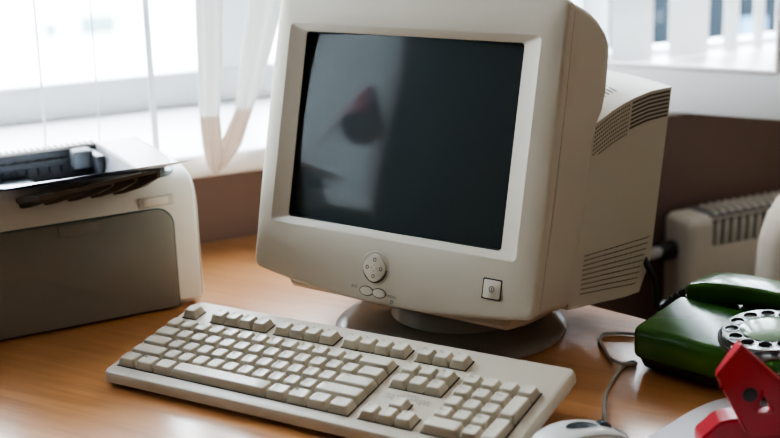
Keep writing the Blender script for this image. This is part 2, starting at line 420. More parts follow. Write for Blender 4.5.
bz = [outline(185.9, -166.0, 148.5, 8, 16, 5, -11.2, bows=2), outline(186.7, -166.7, 149.2, 8, 16, 5, -10.2, bows=2), outline(187.0, -167, 149.5, 8, 16, 5, -6, bows=2), outline(186.8, -166.9, 149.4, 8, 16, 5, 0.0, bows=2), outline(186.2, -166.4, 148.9, 8, 16, 5, 1.2, bows=2), outline(184.9, -165.2, 147.7, 8, 16, 5, 2.1, bows=2), outline(183.6, -164.0, 146.5, 8, 16, 5, 2.45, bows=2), outline(182.4, -162.8, 145.3, 8, 16, 5, 2.7, bows=2),
      outline(170, -135, 125, 7, 8, 3, 4.3, bows=1), outline(162.5, -112.6, 112.6, 5, 1, 1, 4.4), outline(161, -111.2, 111.2, 4, .5, .5, 3.8),
      outline(140.4, -105.2, 105.2, 4, 0, 0, -0.8), outline(139.9, -104.7, 104.7, 4, 0, 0, -1.6), outline(139.6, -104.4, 104.4, 4, 0, 0, -20)]
NO_ = len(bz) - 6                                              # outer rings, then six recess rings
def shift(ring, dx, sx): return [(x * sx + dx, y, z) for x, y, z in ring]
bz = [shift(r_, 1.3, .993) for r_ in bz[:NO_]] + [shift(r_, -1.0, 1.0) for r_ in bz[NO_:NO_ + 3]] + [shift(r_, -1.5, 1.012) for r_ in bz[NO_ + 3:]]
obj('front_bezel', loft(bz, False, False), M['beige'], mo, MON, smooth=20)
# curved glass
gm = bmesh.new(); NX, NY = 28, 22; GR = 1060.0; vs = []
for j in range(NY + 1):
    for i in range(NX + 1):
        x = -145 + 289 * i / NX; y = -108 + 216 * j / NY
        vs.append(gm.verts.new((x, y, 3.9 - (GR - math.sqrt(GR * GR - x * x - y * y)))))
for j in range(NY):
    for i in range(NX):
        a = j * (NX + 1) + i; gm.faces.new((vs[a], vs[a + 1], vs[a + NX + 2], vs[a + NX + 1]))
obj('screen_glass', gm, M['crt'], mo, MON, smooth=80, label='dark curved screen glass', recalc=False)
rim = loft([shift(outline(*q), -1.5, 1.012) for q in ((139.9, -104.7, 104.7, 4, 0, 0, -1.8), (139.0, -103.8, 103.8, 4, 0, 0, -4), (139, -103.8, 103.8, 4, 0, 0, -14))], False, False)
obj('screen_rim', rim, M['crt_rim'], mo, MON)
# housing behind the seam
hr = []
for z, ins, yt, yb, bb in ((-12.8, 1.4, 147.9, -165.4, 15), (-14, .4, 148.2, -165.6, 14), (-30, 0.3, 147, -164.5, 12), (-49, 0.2, 144, -163, 8), (-68, 0.4, 138.5, -162, 4), (-86, 1.4, 131, -160.5, 2), (-97, 3.0, 124, -159, 0),
                           (-105, 6.0, 116, -156, 0), (-109.5, 9.5, 109, -153, 0), (-112.5, 16, 100, -148, 0), (-114, 26, 88, -140, 0)):
    ring = outline(187 - ins, yb, yt, 10 + ins * .5, bb, 5, z, bows=2)
    def pull(y):                                              # the hood is deeper at the top than lower down
        t = min(1, max(0, (62 - y) / 46)); t = t * t * (3 - 2 * t); return 1 - .21 * t
    hr.append([(x * .993 + 1.3, y, -12.8 + (z_ + 12.8) * pull(y)) for x, y, z_ in ring])
obj('front_housing', loft(hr, False, True), M['beige'], mo, MON, smooth=40)
obj('seam_line', loft([shift(outline(184.6, -164.6, 147.1, 8, 16, 5, -10.5, bows=2), 1.3, .993), shift(outline(184.4, -164.2, 146.6, 8, 14, 5, -15, bows=2), 1.3, .993)], False, False), M['dark_gap'], mo, MON)
# rear cabinet: domed top whose side ridge climbs to the back
def rear_ring(z, hw, yb, ys, yc):
    ring = []
    for k in range(21):
        x = hw - 2 * hw * k / 20; t = abs(x) / hw
        ring.append((x, ys + (yc - ys) * (1 - t ** 2.6), z))
    for k in range(1, 9): ring.append((-hw, ys + (yb - ys) * k / 9, z))
    for k in range(21): ring.append((-hw + 2 * hw * k / 20, yb - 0 * k, z))
    for k in range(1, 9): ring.append((hw, yb + (ys - yb) * k / 9, z))
    return ring
RZ = [(-86, 178.5, -163, 27, 62), (-110, 178.5, -162, 38.5, 76), (-135, 178.3, -160, 50, 86), (-160, 178, -158.5, 59.5, 93), (-190, 178, -157, 69.5, 99), (-225, 177.6, -155, 79, 102.5), (-262, 177, -151, 85.8, 105), (-284, 176.6, -112, 89.4, 106)]
obj('rear_cabinet', loft([rear_ring(*a) for a in RZ]), M['beige'], mo, MON, smooth=28)
obj('rear_rim', loft([rear_ring(-284.2, 176, -110, 88.5, 105), rear_ring(-287, 172, -106, 84, 100)], False, True), M['vent_dark'], mo, MON)
def ridge(z):
    for a, b in zip(RZ, RZ[1:]):
        if b[0] <= z <= a[0]:
            t = (z - a[0]) / (b[0] - a[0]); return tuple(a[i] + (b[i] - a[i]) * t for i in range(1, 5))
    return RZ[-1][1:]
def sidequad(bm, z0, z1, y0, y1, dy, side=1):
    vs = []
    for z, off in ((z0, 0), (z1, 0)):
        hw = ridge(z)[0] + 0.35
        vs += [(side * hw, (y0 if z == z0 else y1) - dy / 2, z), (side * hw, (y0 if z == z0 else y1) + dy / 2, z)]
    f = [bm.verts.new(v) for v in (vs[0], vs[2], vs[3], vs[1])]; bm.faces.new(f)
vb = bmesh.new()
for sd in (1, -1):
    for r in range(8):                                        # upper band follows the ridge
        d0 = 5.0 + r * 4.6
        z = -100
        while z > -178:
            if not (z > -112 and r > 6): sidequad(vb, z, z - 2.6, ridge(z)[2] - d0, ridge(z - 2.6)[2] - d0, 2.1, sd)
            z -= 4.6
        if r % 1 == 0 and r < 7:
            z = -182
            while z > -280:
                z2 = max(z - 14, -281); sidequad(vb, z, z2, ridge(z)[2] - d0, ridge(z2)[2] - d0, 2.5, sd); z -= 14
    for r in range(9):                                        # lower band
        z = -110
        zend = -273 + r * 3.0
        while z > zend:
            y = -106 - r * 5.1 + (z + 110) * (-0.02 - .006 * r) * -1
            yy = -106 - r * 5.1 + (-(z + 110)) * (0.122 - .010 * r)
            ln = 2.6 if z > -150 else 12
            sidequad(vb, z, max(z - ln, zend), yy, yy + ln * .11, 2.0 if ln < 3 else 1.3, sd); z -= (4.8 if ln < 3 else 13)
# slots on the domed top
for r in range(9):
    zz = -108 - r * 8.5
    for k in range(-12, 13):
        x0 = k * 12.5; x1 = x0 + 9.5
        hw, yb, ys, yc = ridge(zz); q = []
        if abs(x0) > hw - 14 or abs(x1) > hw - 14: continue
        for x, z in ((x0, zz), (x1, zz), (x1, zz - 3.2), (x0, zz - 3.2)):
            h_, b_, s_, c_ = ridge(z); t = abs(x) / h_; q.append(vb.verts.new((x, s_ + (c_ - s_) * (1 - t ** 2.6) + .5, z)))
        vb.faces.new(q)
obj('vent_slots', vb, M['vent_dark'], mo, MON, smooth=0, recalc=False)
# under cover, seen below the bezel
uc = [[(x, y, z) for x, y in rrect(-150, 150, yb, -150, 8, 4)] for z, yb in ((-22, -183), (-25, -186.5), (-60, -184), (-105, -176))]
obj('under_cover', loft(uc), M['beige'], mo, MON)
# controls
kn = lathe([(17.2, 0), (17.2, 1.2), (15.6, 1.6)], 40)
def onface(bm, x, y, z): bm.transform(Matrix.Translation((x, y, z))); return bm
ZF = 4.05
well = onface(lathe([(19, -2), (18.6, .6), (17.6, 1.2), (16.6, .8), (16.2, -2)], 40, False, False), -9.5, -144.5, ZF - .4)
obj('knob_ring', well, M['beige'], mo, MON)
pts = [(r_ * math.cos(a), r_ * math.sin(a)) for a, r_ in [(2 * math.pi * k / 48, 15.0 - 1.5 * abs(math.sin(2 * (2 * math.pi * k / 48 ))) ** 1.5) for k in range(48)]]
obj('knob_gap', onface(lathe([(16.4, -.3), (16.3, .25)], 40), -9.5, -144.5, ZF - .1), M['vent_dark'], mo, MON)
kb_ = onface(prism(pts, 0, 2.4, .8, 2), -9.5, -144.5, ZF)
kk = obj('knob', kb_, M['beige_key'], mo, MON)
ic = []
for x, y in ((0, 9), (0, -9), (9, 0), (-9, 0)):
    ic.append(onface(lathe([(2.2, 0), (2.2, .12), (1.3, .12), (1.3, 0)], 14, False, False), -9.5 + x, -144.5 + y, ZF + 2.42))
for x, y in ((0, 3.2), (0, -3.2), (3.2, 0), (-3.2, 0)):
    ic.append(onface(lathe([(.9, 0), (.8, .12)], 3), -9.5 + x, -144.5 + y, ZF + 2.42))
obj('knob_symbols', join(*ic), M['vent_dark'], kk, MON)
ZB = 3.0
for x in (-18.4, -1.2):
    def oval(a, b, n=32): return [(a * math.cos(2 * math.pi * k / n), b * math.sin(2 * math.pi * k / n)) for k in range(n)]
    obj('button_gap', onface(prism(oval(9.5, 5.5), -1.5, .55), x, -170.8, ZB), M['vent_dark'], mo, MON)
    obj('oval_button', onface(prism(oval(8.4, 4.4), -1.5, 1.6, .8, 3), x, -170.8, ZB), M['beige_key'], mo, MON)
tx = join(onface(text_bm('EXIT', 4.2), -39, -169.6, ZB + .6), onface(text_bm('MENU', 4.2), 10.5, -173.4, ZB + .25),
          onface(lathe([(2.1, 0), (2.1, .12), (1.5, .12), (1.5, 0)], 20, False, False), 16, -177.6, ZB - .1))
obj('button_lettering', tx, M['legend'], mo, MON, smooth=0)
obj('power_button_gap', onface(prism(rrect(-11.3, 11.3, -10.8, 10.8, 1.2), -1, .3), 138, -143.6, ZF), M['dark_gap'], mo, MON)
pb = obj('power_button', onface(prism(rrect(-9.9, 9.9, -9.4, 9.4, 1.2), -1, .7, .35), 138, -143.6, ZF), M['beige_key'], mo, MON)
obj('power_symbol', join(onface(lathe([(3.2, 0), (3.2, .15), (2.5, .15), (2.5, 0)], 24, False, False), 138, -143.6, ZF + .72),
                         onface(box(-.4, .4, -1.7, 1.7, 0, .15), 138, -143.6, ZF + .72)), M['legend'], pb, MON)
# stand
CEN = Vector((231, 300, 0)); TB = Matrix.Translation(CEN)
obj('stand_base', lathe([(128, 0), (132, 2.5), (132, 6), (129, 9), (116, 12.5), (96, 17), (70, 22)], 72), M['stand'], mo, TB, smooth=40)
neck = lathe([(77, 10), (77, 15), (75.5, 17), (74, 34), (71, 38), (60, 52)], 56)
obj('swivel_neck', neck, M['stand'], mo, Matrix.Translation(Vector((240, 300, 0))), smooth=40)
# power cable
cbl = obj('power_cable', tube([(366, 548, 60), (392, 476, 66), (413, 447, 54), (423, 444, 36), (427, 441, 8), (430, 470, 3.5), (418, 478, -30), (410, 500, -300), (405, 520, FL + 4)], 4.0, 10), M['black_rubber'])
tag(cbl, 'black cable hanging from behind the monitor beside the telephone', 'cable')

# ------------------------------------------------------------------ keyboard
U = 19.05
kbd = thing('keyboard', 'beige full size computer keyboard in front of the monitor', 'keyboard', (222, 60, 0))
X0, X1, Y0, Y1 = -9.5, 453.5, -15.5, 147.5
def rr3(ins, z, zb=None, r=9):
    out = []
    for x, y in rrect(X0 + ins, X1 - ins, Y0 + ins, Y1 - ins, max(1, r - ins), 5):
        zz = z if zb is None else z + (zb - z) * (y - Y0) / (Y1 - Y0)
        out.append((x, y, zz))
    return out
obj('case', loft([rr3(1.2, -12.6), rr3(0, -11.6), rr3(0.2, -6), rr3(1.0, -3), rr3(2.2, -1), rr3(4.2, 0)], True, True), M['beige_case'], kbd, KB, smooth=32)
obj('bottom_shell', loft([rr3(6, -15.2, -22), rr3(3.5, -12.4, -12.4)]), M['beige_case'], kbd, KB)
for x in (30, 400):
    obj('flip_foot', box(x, x + 26, 126, 136, -33, -18, 1.5), M['beige_case'], kbd, KB) if False else \
    obj('flip_foot', box(x, x + 26, 128, 136, 0.0, 24, 1.5), M['beige_case'], kbd)
G1 = 15 + .54; G2 = G1 + 3 + .50; GF = 5.63
def ztop(x, y, w, d, H): return H - 0.045 * (y) - 0.9 * (1 - min(1, (2 * x / w) ** 2)) * (0.9 if w < 24 else 0.5)
def key_bm(w, d, H, legend=None, lsize=3.4, flat=False):
    bw, bd = w - 1.3, d - 1.3
    tw, td = bw - 5.6, bd - 4.6; ty = 0.9
    bm = bmesh.new(); rings = []
    def R(wd, dp, cy, r): return [(x, y + cy) for x, y in rrect(-wd / 2, wd / 2, -dp / 2, dp / 2, r, 3)]
    rings.append([(x, y, -1.5) for x, y in R(bw, bd, 0, 1.0)])
    rings.append([(x, y, .7) for x, y in R(bw, bd, 0, 1.0)])
    rings.append([(x, y, ztop(x, y, tw, td, H) - 1.0) for x, y in R(tw + 1.5, td + 1.4, ty - .05, 2.2)])
    rings.append([(x, y, ztop(x, y, tw, td, H) - .25) for x, y in R(tw + .5, td + .5, ty, 1.9)])
    rings.append([(x, y, ztop(x, y, tw, td, H)) for x, y in R(tw - .4, td - .4, ty, 1.6)])
    base = R(tw - .4, td - .4, ty, 1.6)
    for s_ in (.75, .5, .25): rings.append([(x * s_, (y - ty) * s_ + ty, ztop(x * s_, (y - ty) * s_ + ty, tw, td, H)) for x, y in base])
    loft(rings, False, True, bm=bm)
    bmesh.ops.recalc_face_normals(bm, faces=bm.faces[:])
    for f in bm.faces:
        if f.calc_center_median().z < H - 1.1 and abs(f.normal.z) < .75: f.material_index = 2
    if legend:
        parts = []
        for i, line in enumerate(legend.split('\n')):
            if line == '#':                                  # four little window squares
                for a in (0, 1):
                    for b in (0, 1): parts.append(onface(box(0, 1.5, 0, 1.3, 0, .02), -tw / 2 + .8 + a * 1.8, ty + td / 2 - 4 + b * 1.6, 0))
            else:
                t = text_bm(line, lsize * 1.15); parts.append(onface(t, -tw / 2 + .7, ty + td / 2 - .5 - lsize * (.85 + 1.05 * i), 0))
        t = join(*parts)
        for v in t.verts: v.co.z += ztop(v.co.x, v.co.y, tw, td, H) + .16
        setmat(t, 1); bm = join(bm, t)
    return bm
def put(name, x, y, w=1.0, d=1.0, legend=None, H=8.4, lsize=3.3):
    bm = key_bm(w * U, d * U, H, legend, lsize)
    bm.transform(Matrix.Translation(((x + w / 2) * U, (y + d / 2) * U, 0)))
    return obj(name, bm, [M['beige_key'], M['legend'], M['key_side_shade']], kbd, KB, smooth=38, recalc=False)
def well_(x, y, w, d): 
    obj('key_well', prism(rrect(x * U - .15, (x + w) * U + 1.1, y * U - .9, (y + d) * U + .3, .8, 2), -.6, .25), M['dark_gap'], kbd, KB, smooth=0)
well_(0, 0, 15, 5)
well_(0, GF, 1, 1); well_(2, GF, 4, 1); well_(6.5, GF, 4, 1); well_(11, GF, 4, 1); well_(G1, GF, 3, 1)
well_(G1, 3, 3, 2); well_(G1, 0, 3, 1); well_(G1 + 1, 1, 1, 1); well_(G2, 0, 4, 5)
rowsH = {5: 8.8, 4: 8.6, 3: 8.2, 2: 7.9, 1: 8.0, 0: 8.4}
# number row
x = 0
for s_ in ['~\n`', '!\n1', '@\n2', '#\n3'.replace('#\n3', '# \n3'), '$\n4', '%\n5', '^\n6', '&\n7', '*\n8', '(\n9', ')\n0', '_\n-', '+\n=']:
    put('number_key', x, 4, 1, 1, s_, rowsH[4], 3.0); x += 1
put('backspace_key', 13, 4, 2, 1, '\u2190 Backspace', rowsH[4], 2.6)
put('tab_key', 0, 3, 1.5, 1, 'Tab', rowsH[3], 2.6); x = 1.5
for s_ in 'QWERTYUIOP': put('letter_key', x, 3, 1, 1, s_, rowsH[3], 3.9); x += 1
for s_ in ('{\n[', '}\n]'): put('bracket_key', x, 3, 1, 1, s_, rowsH[3], 3.0); x += 1
put('backslash_key', x, 3, 1.5, 1, '|\n\\', rowsH[3], 3.0)
put('caps_lock_key', 0, 2, 1.75, 1, 'Caps Lock', rowsH[2], 2.4); x = 1.75
for s_ in 'ASDFGHJKL': put('letter_key', x, 2, 1, 1, s_, rowsH[2], 3.9); x += 1
for s_ in (':\n;', '"\n\''): put('punctuation_key', x, 2, 1, 1, s_, rowsH[2], 3.0); x += 1
put('enter_key', x, 2, 2.25, 1, '\u2190 Enter', rowsH[2], 2.8)
put('shift_key', 0, 1, 2.25, 1, 'Shift', rowsH[1], 2.8); x = 2.25
for s_ in 'ZXCVBNM': put('letter_key', x, 1, 1, 1, s_, rowsH[1], 3.9); x += 1
for s_ in ('<\n,', '>\n.', '?\n/'): put('punctuation_key', x, 1, 1, 1, s_, rowsH[1], 3.0); x += 1
put('shift_key', x, 1, 2.75, 1, 'Shift', rowsH[1], 2.8)
x = 0
for n_, s_ in (('control_key', 'Ctrl'), ('system_key', '#'), ('alt_key', 'Alt')): put(n_, x, 0, 1.25, 1, s_, rowsH[0], 2.8); x += 1.25
put('space_bar', x, 0, 6.25, 1, None, rowsH[0]); x += 6.25
for n_, s_ in (('alt_key', 'Alt'), ('system_key', '#'), ('menu_key', '='), ('control_key', 'Ctrl')): put(n_, x, 0, 1.25, 1, s_, rowsH[0], 2.8); x += 1.25
put('escape_key', 0, GF, 1, 1, 'Esc', rowsH[5], 2.8)
k = 1
for x0 in (2, 6.5, 11):
    for i in range(4): put('function_key', x0 + i, GF, 1, 1, 'F%d' % k, rowsH[5], 2.8); k += 1
for i, s_ in enumerate(('Print\nScreen', 'Scroll\nLock', 'Pause')): put('system_key', G1 + i, GF, 1, 1, s_, rowsH[5], 2.2)
for i, s_ in enumerate(('Insert', 'Home', 'Page\nUp')): put('navigation_key', G1 + i, 4, 1, 1, s_, rowsH[4], 2.3)
for i, s_ in enumerate(('Delete', 'End', 'Page\nDown')): put('navigation_key', G1 + i, 3, 1, 1, s_, rowsH[3], 2.3)
put('arrow_key', G1 + 1, 1, 1, 1, '\u2191', rowsH[1], 3.4)
for i, s_ in enumerate(('\u2190', '\u2193', '\u2192')): put('arrow_key', G1 + i, 0, 1, 1, s_, rowsH[0], 3.4)
for i, s_ in enumerate(('Num\nLock', '/', '*', '-')): put('keypad_key', G2 + i, 4, 1, 1, s_, rowsH[4], 2.4 if i == 0 else 3.4)
for r_, row in enumerate((('7\nHome', '8\n\u2191', '9\nPgUp'), ('4\n\u2190', '5', '6\n\u2192'), ('1\nEnd', '2\n\u2193', '3\nPgDn'))):
    for i, s_ in enumerate(row): put('keypad_key', G2 + i, 3 - r_, 1, 1, s_, rowsH[3 - r_], 2.6)
put('keypad_plus_key', G2 + 3, 2, 1, 2, '+', rowsH[3], 3.4)
put('keypad_enter_key', G2 + 3, 0, 1, 2, 'Enter', rowsH[1], 2.6)
put('keypad_zero_key', G2, 0, 2, 1, '0\nIns', rowsH[0], 2.6); put('keypad_key', G2 + 2, 0, 1, 1, '.\nDel', rowsH[0], 2.6)
# printed notice between the navigation and arrow keys
wt = [onface(text_bm('\u26a0 WARNING', 3.0, 'CENTER'), (G1 + 1.5) * U, 2.62 * U, 0.08)]
for i, w_ in enumerate((46, 50, 44, 50, 30)):
    xx = (G1 + 1.5) * U - w_ / 2
    while xx < (G1 + 1.5) * U + w_ / 2:
        l_ = 1.5 + (xx * 7.3 + i * 3.1) % 3.0; 
        if not (i > 2 and (G1 + .95) * U < xx < (G1 + 2.05) * U): wt.append(onface(box(0, l_, 0, .55, 0, .02), xx, 2.46 * U - i * 2.0, 0.08))
        xx += l_ + .9
obj('printed_notice', join(*wt), M['legend'], kbd, KB, smooth=0)

# ------------------------------------------------------------------ printer
pr = thing('laser_printer', 'off-white laser printer with a grey front flap beside the keyboard', 'printer', PR @ Vector((-175, 125, 0)))
PW, PD = -352, 252
prof = [(6, 4), (0, 10), (0, 128), (1.5, 140), (6, 151), (14, 160), (26, 166), (44, 169.5), (80, 171.5), (150, 172.5), (230, 172), (244, 169), (PD, 160), (PD, 10), (PD - 6, 4)]
def pring(x, ins):
    cy, cz = 126, 88; out = []
    for y, z in prof:
        out.append((x, y + (ins if y < cy else -ins), z + (-ins if z > cz else ins)))
    return out
# upper shell with the output opening: build as side slabs + front/back bridging pieces
OX0, OX1, OY0, OY1 = -298, -58, 34, 226
def slab(xa, xb, insa=0, insb=0, n=4, pf=None):
    rings = []
    ra_ = 7
    xs = []
    if insa: xs += [(xa + ra_ * (1 - math.cos(R3(90 * k / n))), ra_ * (1 - math.sin(R3(90 * k / n)))) for k in range(n + 1)]
    else: xs.append((xa, 0))
    if insb: xs += [(xb - ra_ * (1 - math.cos(R3(90 * k / n))), ra_ * (1 - math.sin(R3(90 * k / n)))) for k in range(n, -1, -1)]
    else: xs.append((xb, 0))
    return loft([pring(x_, i_) for x_, i_ in xs])
def bridge(y0, y1, z0):
    poly = [(y, z) for y, z in prof if y0 < y < y1 and z > 100]
    def zt(yq):
        tp = [(y, z) for y, z in prof[1:13]]
        for (ya, za), (yb, zb) in zip(tp, tp[1:]):
            if ya <= yq <= yb and yb > ya: return za + (zb - za) * (yq - ya) / (yb - ya)
    pts = [(y0, z0), (y0, zt(y0))] + poly + [(y1, zt(y1)), (y1, z0)]
    return loft([[(OX0, y, z) for y, z in pts], [(OX1, y, z) for y, z in pts]])
body = join(slab(OX1, 0, 0, 1), slab(PW, OX0, 1, 0), bridge(0.01, OY0, 8), bridge(OY1, PD - .01, 8))
obj('body', body, M['printer'], pr, PR, smooth=25)
obj('output_well', join(box(OX0, OX1, OY0, OY1, 100, 104), box(OX0 - .5, OX0 + 1.5, OY0, OY1, 100, 170), box(OX0, OX1, OY1 - 3, OY1 + .5, 100, 168)), M['black'], pr, PR, smooth=0)
# sloping grey inner wall at the right of the opening
iw = loft([[(OX1 + .3, OY0 - 2, 168), (OX1 + .3, OY1, 171.5)], [(OX1 - 14, OY0, 120), (OX1 - 14, OY1, 120)]], False, False, closed=False)
obj('well_side', iw, M['tray_wall'], pr, PR)
rl = [box(OX0 + 4, OX1 - 6, OY1 - 12, OY1 - 2, 150, 158, 2)]
for k in range(14): rl.append(box(OX0 + 10 + k * 15, OX0 + 16 + k * 15, OY1 - 8, OY1 - 2, 140, 160, 1))
rl += [box(-196, -150, OY1 - 40, OY1 - 6, 108, 140, 3), box(-74, -62, OY1 - 60, OY1 - 4, 106, 166, 3)]
obj('exit_rollers', join(*rl), M['black'], pr, PR)
obj('exit_guide', join(box(-96, -70, OY1 - 34, OY1 - 6, 146, 170, 4)), M['guide'], pr, PR)
# top panel outline (teal line) on the right of the opening
def zprof(y):
    tp = prof[1:13]
    for (ya, za), (yb, zb) in zip(tp, tp[1:]):
        if ya <= y <= yb and yb > ya: return za + (zb - za) * (y - ya) / (yb - ya)
    return 160
ln = []
for (x, y) in [(-4, 240), (-4, 190), (-5, 140), (-8, 100), (-13, 60), (-17, 40), (-20, 28), (-27, 20), (-40, 17), (-60, 16)]:
    ln.append((x, y, zprof(y) + .3))
pl_ = [(p[0], p[1]) for p in spline(ln, 4)]
tp_ = bmesh.new()
poly = pl_ + [(-57.5, 16), (-57.5, 240)]
rows_ = 40; 
for i in range(len(pl_) - 1):
    (xa, ya), (xb, yb) = pl_[i], pl_[i + 1]
    if abs(ya - yb) < .05: continue
    q = [tp_.verts.new((x_, y_, zprof(y_) + .5)) for x_, y_ in ((xa, ya), (xb, yb), (-57.8, yb), (-57.8, ya))]
    tp_.faces.new(q)
bmesh.ops.remove_doubles(tp_, verts=tp_.verts[:], dist=.01)
obj('top_panel', tp_, M['printer_top'], pr, PR)
obj('top_panel_trim', tube([(x, y, zprof(y) + .4) for x, y in pl_], 1.0, 6, 1, smooth=False), M['teal'], pr, PR)
# ribbed rear top strip
rb = []
for k in range(30): rb.append(box(OX0 + 4 + k * 8, OX0 + 8 + k * 8, OY1 + 2, PD - 9, 168, 173.6, 1))
obj('top_ribs', join(*rb), M['printer_top'], pr, PR)
# front flap
def flap_out(x0, x1, y0, y1, r):
    pts = [(x0, y0), (x1, y0)]
    for cx, a0 in ((x1 - r, 0), (x0 + r, 90)):
        for k in range(9): pts.append((cx + r * math.cos(R3(a0 + 90 * k / 8)), y1 - r + r * math.sin(R3(a0 + 90 * k / 8))))
    return pts
fl = obj('front_flap', (lambda b: (b.transform(F((0, 0, 0), (1, 0, 0), (0, 0, 1), (0, -1, 0))), b)[1])(prism(flap_out(-318, -34.5, 3.5, 127, 22), -2, 2.6, 1.0)), M['printer_grey'], pr, PR, smooth=40, label='dark grey front flap')
obj('flap_seam', (lambda b: (b.transform(F((0, 0, 0), (1, 0, 0), (0, 0, 1), (0, -1, 0))), b)[1])(prism(flap_out(-320, -32.3, 3, 129.2, 23), -2, .5)), M['teal'], pr, PR)
obj('flap_handle', join(box(-172, -124, -4.2, -2, 112, 126, 1.0)), M['printer_grey'], fl, PR)
obj('bottom_strip', box(-335, -34, 10, 236, 0.4, 8, 2), M['teal'], pr, PR)
obj('side_trim', tube([(-3.2, y + (2.6 if y < 126 else -2.6), z + (-2.6 if z > 88 else 2.6)) for y, z in prof[:12]], 1.6, 6, 1, smooth=False), M['teal'], pr, PR)
obj('indicator_panel', (lambda b: (b.transform(F((0, 0, 0), (1, 0, 0), (0, 0, 1), (0, -1, 0))), b)[1])(prism(rrect(-74, -31, 131, 143.5, 2), -2, .7, .3)), M['soft_grey'], pr, PR)
obj('indicator_button', (lambda b: (b.transform(F((0, 0, 0), (1, 0, 0), (0, 0, 1), (0, -1, 0))), b)[1])(prism(rrect(-68, -38, 132.8, 141.7, 1.5), .2, 1.6, .5)), M['printer'], pr, PR)
# flip-out output tray under the sheet
tr_ = [loft([[(-212, 14, 155), (-70, 14, 160), (-70, 14, 165), (-212, 14, 162)], [(-206, -22, 164), (-66, -22, 173), (-66, -22, 178), (-206, -22, 171)], [(-200, -52, 170), (-62, -52, 184), (-60, -52, 187.5), (-200, -52, 176)]])]
for k in range(5):
    x0 = -186 + k * 27
    tr_.append(loft([[(x0 - 24, 8, 150), (x0 - 12, 8, 150), (x0 - 12, 8, 164), (x0 - 24, 8, 164)], [(x0, -20, 161), (x0 + 9, -20, 162), (x0 + 9, -20, 172), (x0, -20, 172)], [(x0 + 14, -48, 172 + k), (x0 + 18, -48, 173 + k), (x0 + 18, -48, 180 + k), (x0 + 14, -48, 180 + k)]]))
obj('output_tray', join(*tr_), M['smoke'], pr, PR)
pp = bmesh.new(); NXp, NYp = 10, 16; vv = []
for j in range(NYp + 1):
    for i in range(NXp + 1):
        t = j / NYp; x = -237 + 210 * i / NXp; y = -76 + 292 * t
        z = 198 - (76.5 - 16 * (1 - i / NXp)) * t - 3.5 * (1 - i / NXp) * (1 - t) + 1.0 * math.sin(math.pi * i / NXp) * (1 - t)
        vv.append(pp.verts.new((x, y, z)))
for j in range(NYp):
    for i in range(NXp):
        a = j * (NXp + 1) + i; pp.faces.new((vv[a], vv[a + 1], vv[a + NXp + 2], vv[a + NXp + 1]))
tag(obj('printed_sheet', pp, M['paper'], frame=PR, smooth=80), 'white sheet of paper lying on top of the printer output tray', 'paper')

# ------------------------------------------------------------------ telephone
ph = thing('rotary_telephone', 'green rotary dial telephone on the right side of the desk', 'telephone', PH @ Vector((110, 80, 0)))
DS = 0.135                                                     # deck slope
def deck(y): return 45.5 + DS * y
def ptop(y):
    if y <= 86: return deck(y)
    if y <= 94: return deck(86) + (47 - deck(86)) * (y - 86) / 8
    return 47
rings = []
for y, ix, iz in ((0, 9, 7), (.8, 5.5, 4.2), (2.6, 2.4, 1.8), (5.5, .7, .4), (10, 0, 0), (40, 0, 0), (82, 0, 0), (86, 0, .6), (90, 0, .4), (95, 0, 0), (130, 0, 0), (168, 0, 0), (174, 2, 1.5), (178, 8, 6)):
    rings.append([(x, y, z) for x, z in rrect(ix, 216 - ix, 13 + iz * .4, ptop(y) - iz, 6, 5)])
obj('body', loft(rings), M['green'], ph, PH, smooth=40)
obj('base_shell', loft([[(x, y, z) for x, y in rrect(i_, 216 - i_, i_, 178 - i_, 12, 5)] for i_, z in ((12, 1.5), (6, 4), (3.5, 12), (3.5, 15))]), M['black'], ph, PH)
for x, y in ((20, 22), (192, 22), (20, 154), (192, 154)): obj('rubber_foot', onface(lathe([(8, 0), (8, 3)], 16), x, y, 0), M['black_rubber'], ph, PH)
# raised cradle behind the deck
cr_ = [[(x, y, z) for y, z in ((150, 44), (152, 62), (156, 66), (164, 66), (168, 62), (170, 44))] for x in (40, 44, 172, 176)]
obj('cradle', join(loft(cr_), box(66, 150, 101, 148, 44, 56, 2)), M['green'], ph, PH)
# dial, tilted with the deck
DC = Vector((128, 47, deck(47)))
DF = PH @ F(DC, (1, 0, 0), (0, math.cos(math.atan(DS)), math.sin(math.atan(DS))), (0, -math.sin(math.atan(DS)), math.cos(math.atan(DS))))
di = obj('dial', lathe([(48.5, -3), (48.5, 2.2), (46.8, 3.6), (45, 3.0), (44, 2.2), (10, 2.2)], 64), M['chrome'], ph, DF)
# finger wheel with ten holes
fw = bmesh.new()
ho = [(34.5 * math.cos(R3(62 + 29 * k)), 34.5 * math.sin(R3(62 + 29 * k))) for k in range(10)]
def wheel(z0, z1, R_, rh, n=72):
    import mathutils
    from mathutils.geometry import tessellate_polygon
    bm = bmesh.new()
    outer = [Vector((R_ * math.cos(2 * math.pi * k / n), R_ * math.sin(2 * math.pi * k / n), 0)) for k in range(n)]
    loops = [outer] + [[Vector((cx + rh * math.cos(-2 * math.pi * k / 18), cy + rh * math.sin(-2 * math.pi * k / 18), 0)) for k in range(18)] for cx, cy in ho]
    tri = tessellate_polygon(loops); flat = [p for l in loops for p in l]
    a = [bm.verts.new((p.x, p.y, z1)) for p in flat]; b = [bm.verts.new((p.x, p.y, z0)) for p in flat]
    for t in tri:
        bm.faces.new([a[i] for i in t]); bm.faces.new([b[i] for i in reversed(t)])
    k0 = 0
    for l in loops:
        m_ = len(l)
        for i in range(m_):
            j = (i + 1) % m_; bm.faces.new((a[k0 + i], a[k0 + j], b[k0 + j], b[k0 + i]))
        k0 += m_
    return bm
obj('finger_wheel', wheel(6.2, 8.8, 44, 6.6), M['clear'], di, DF)
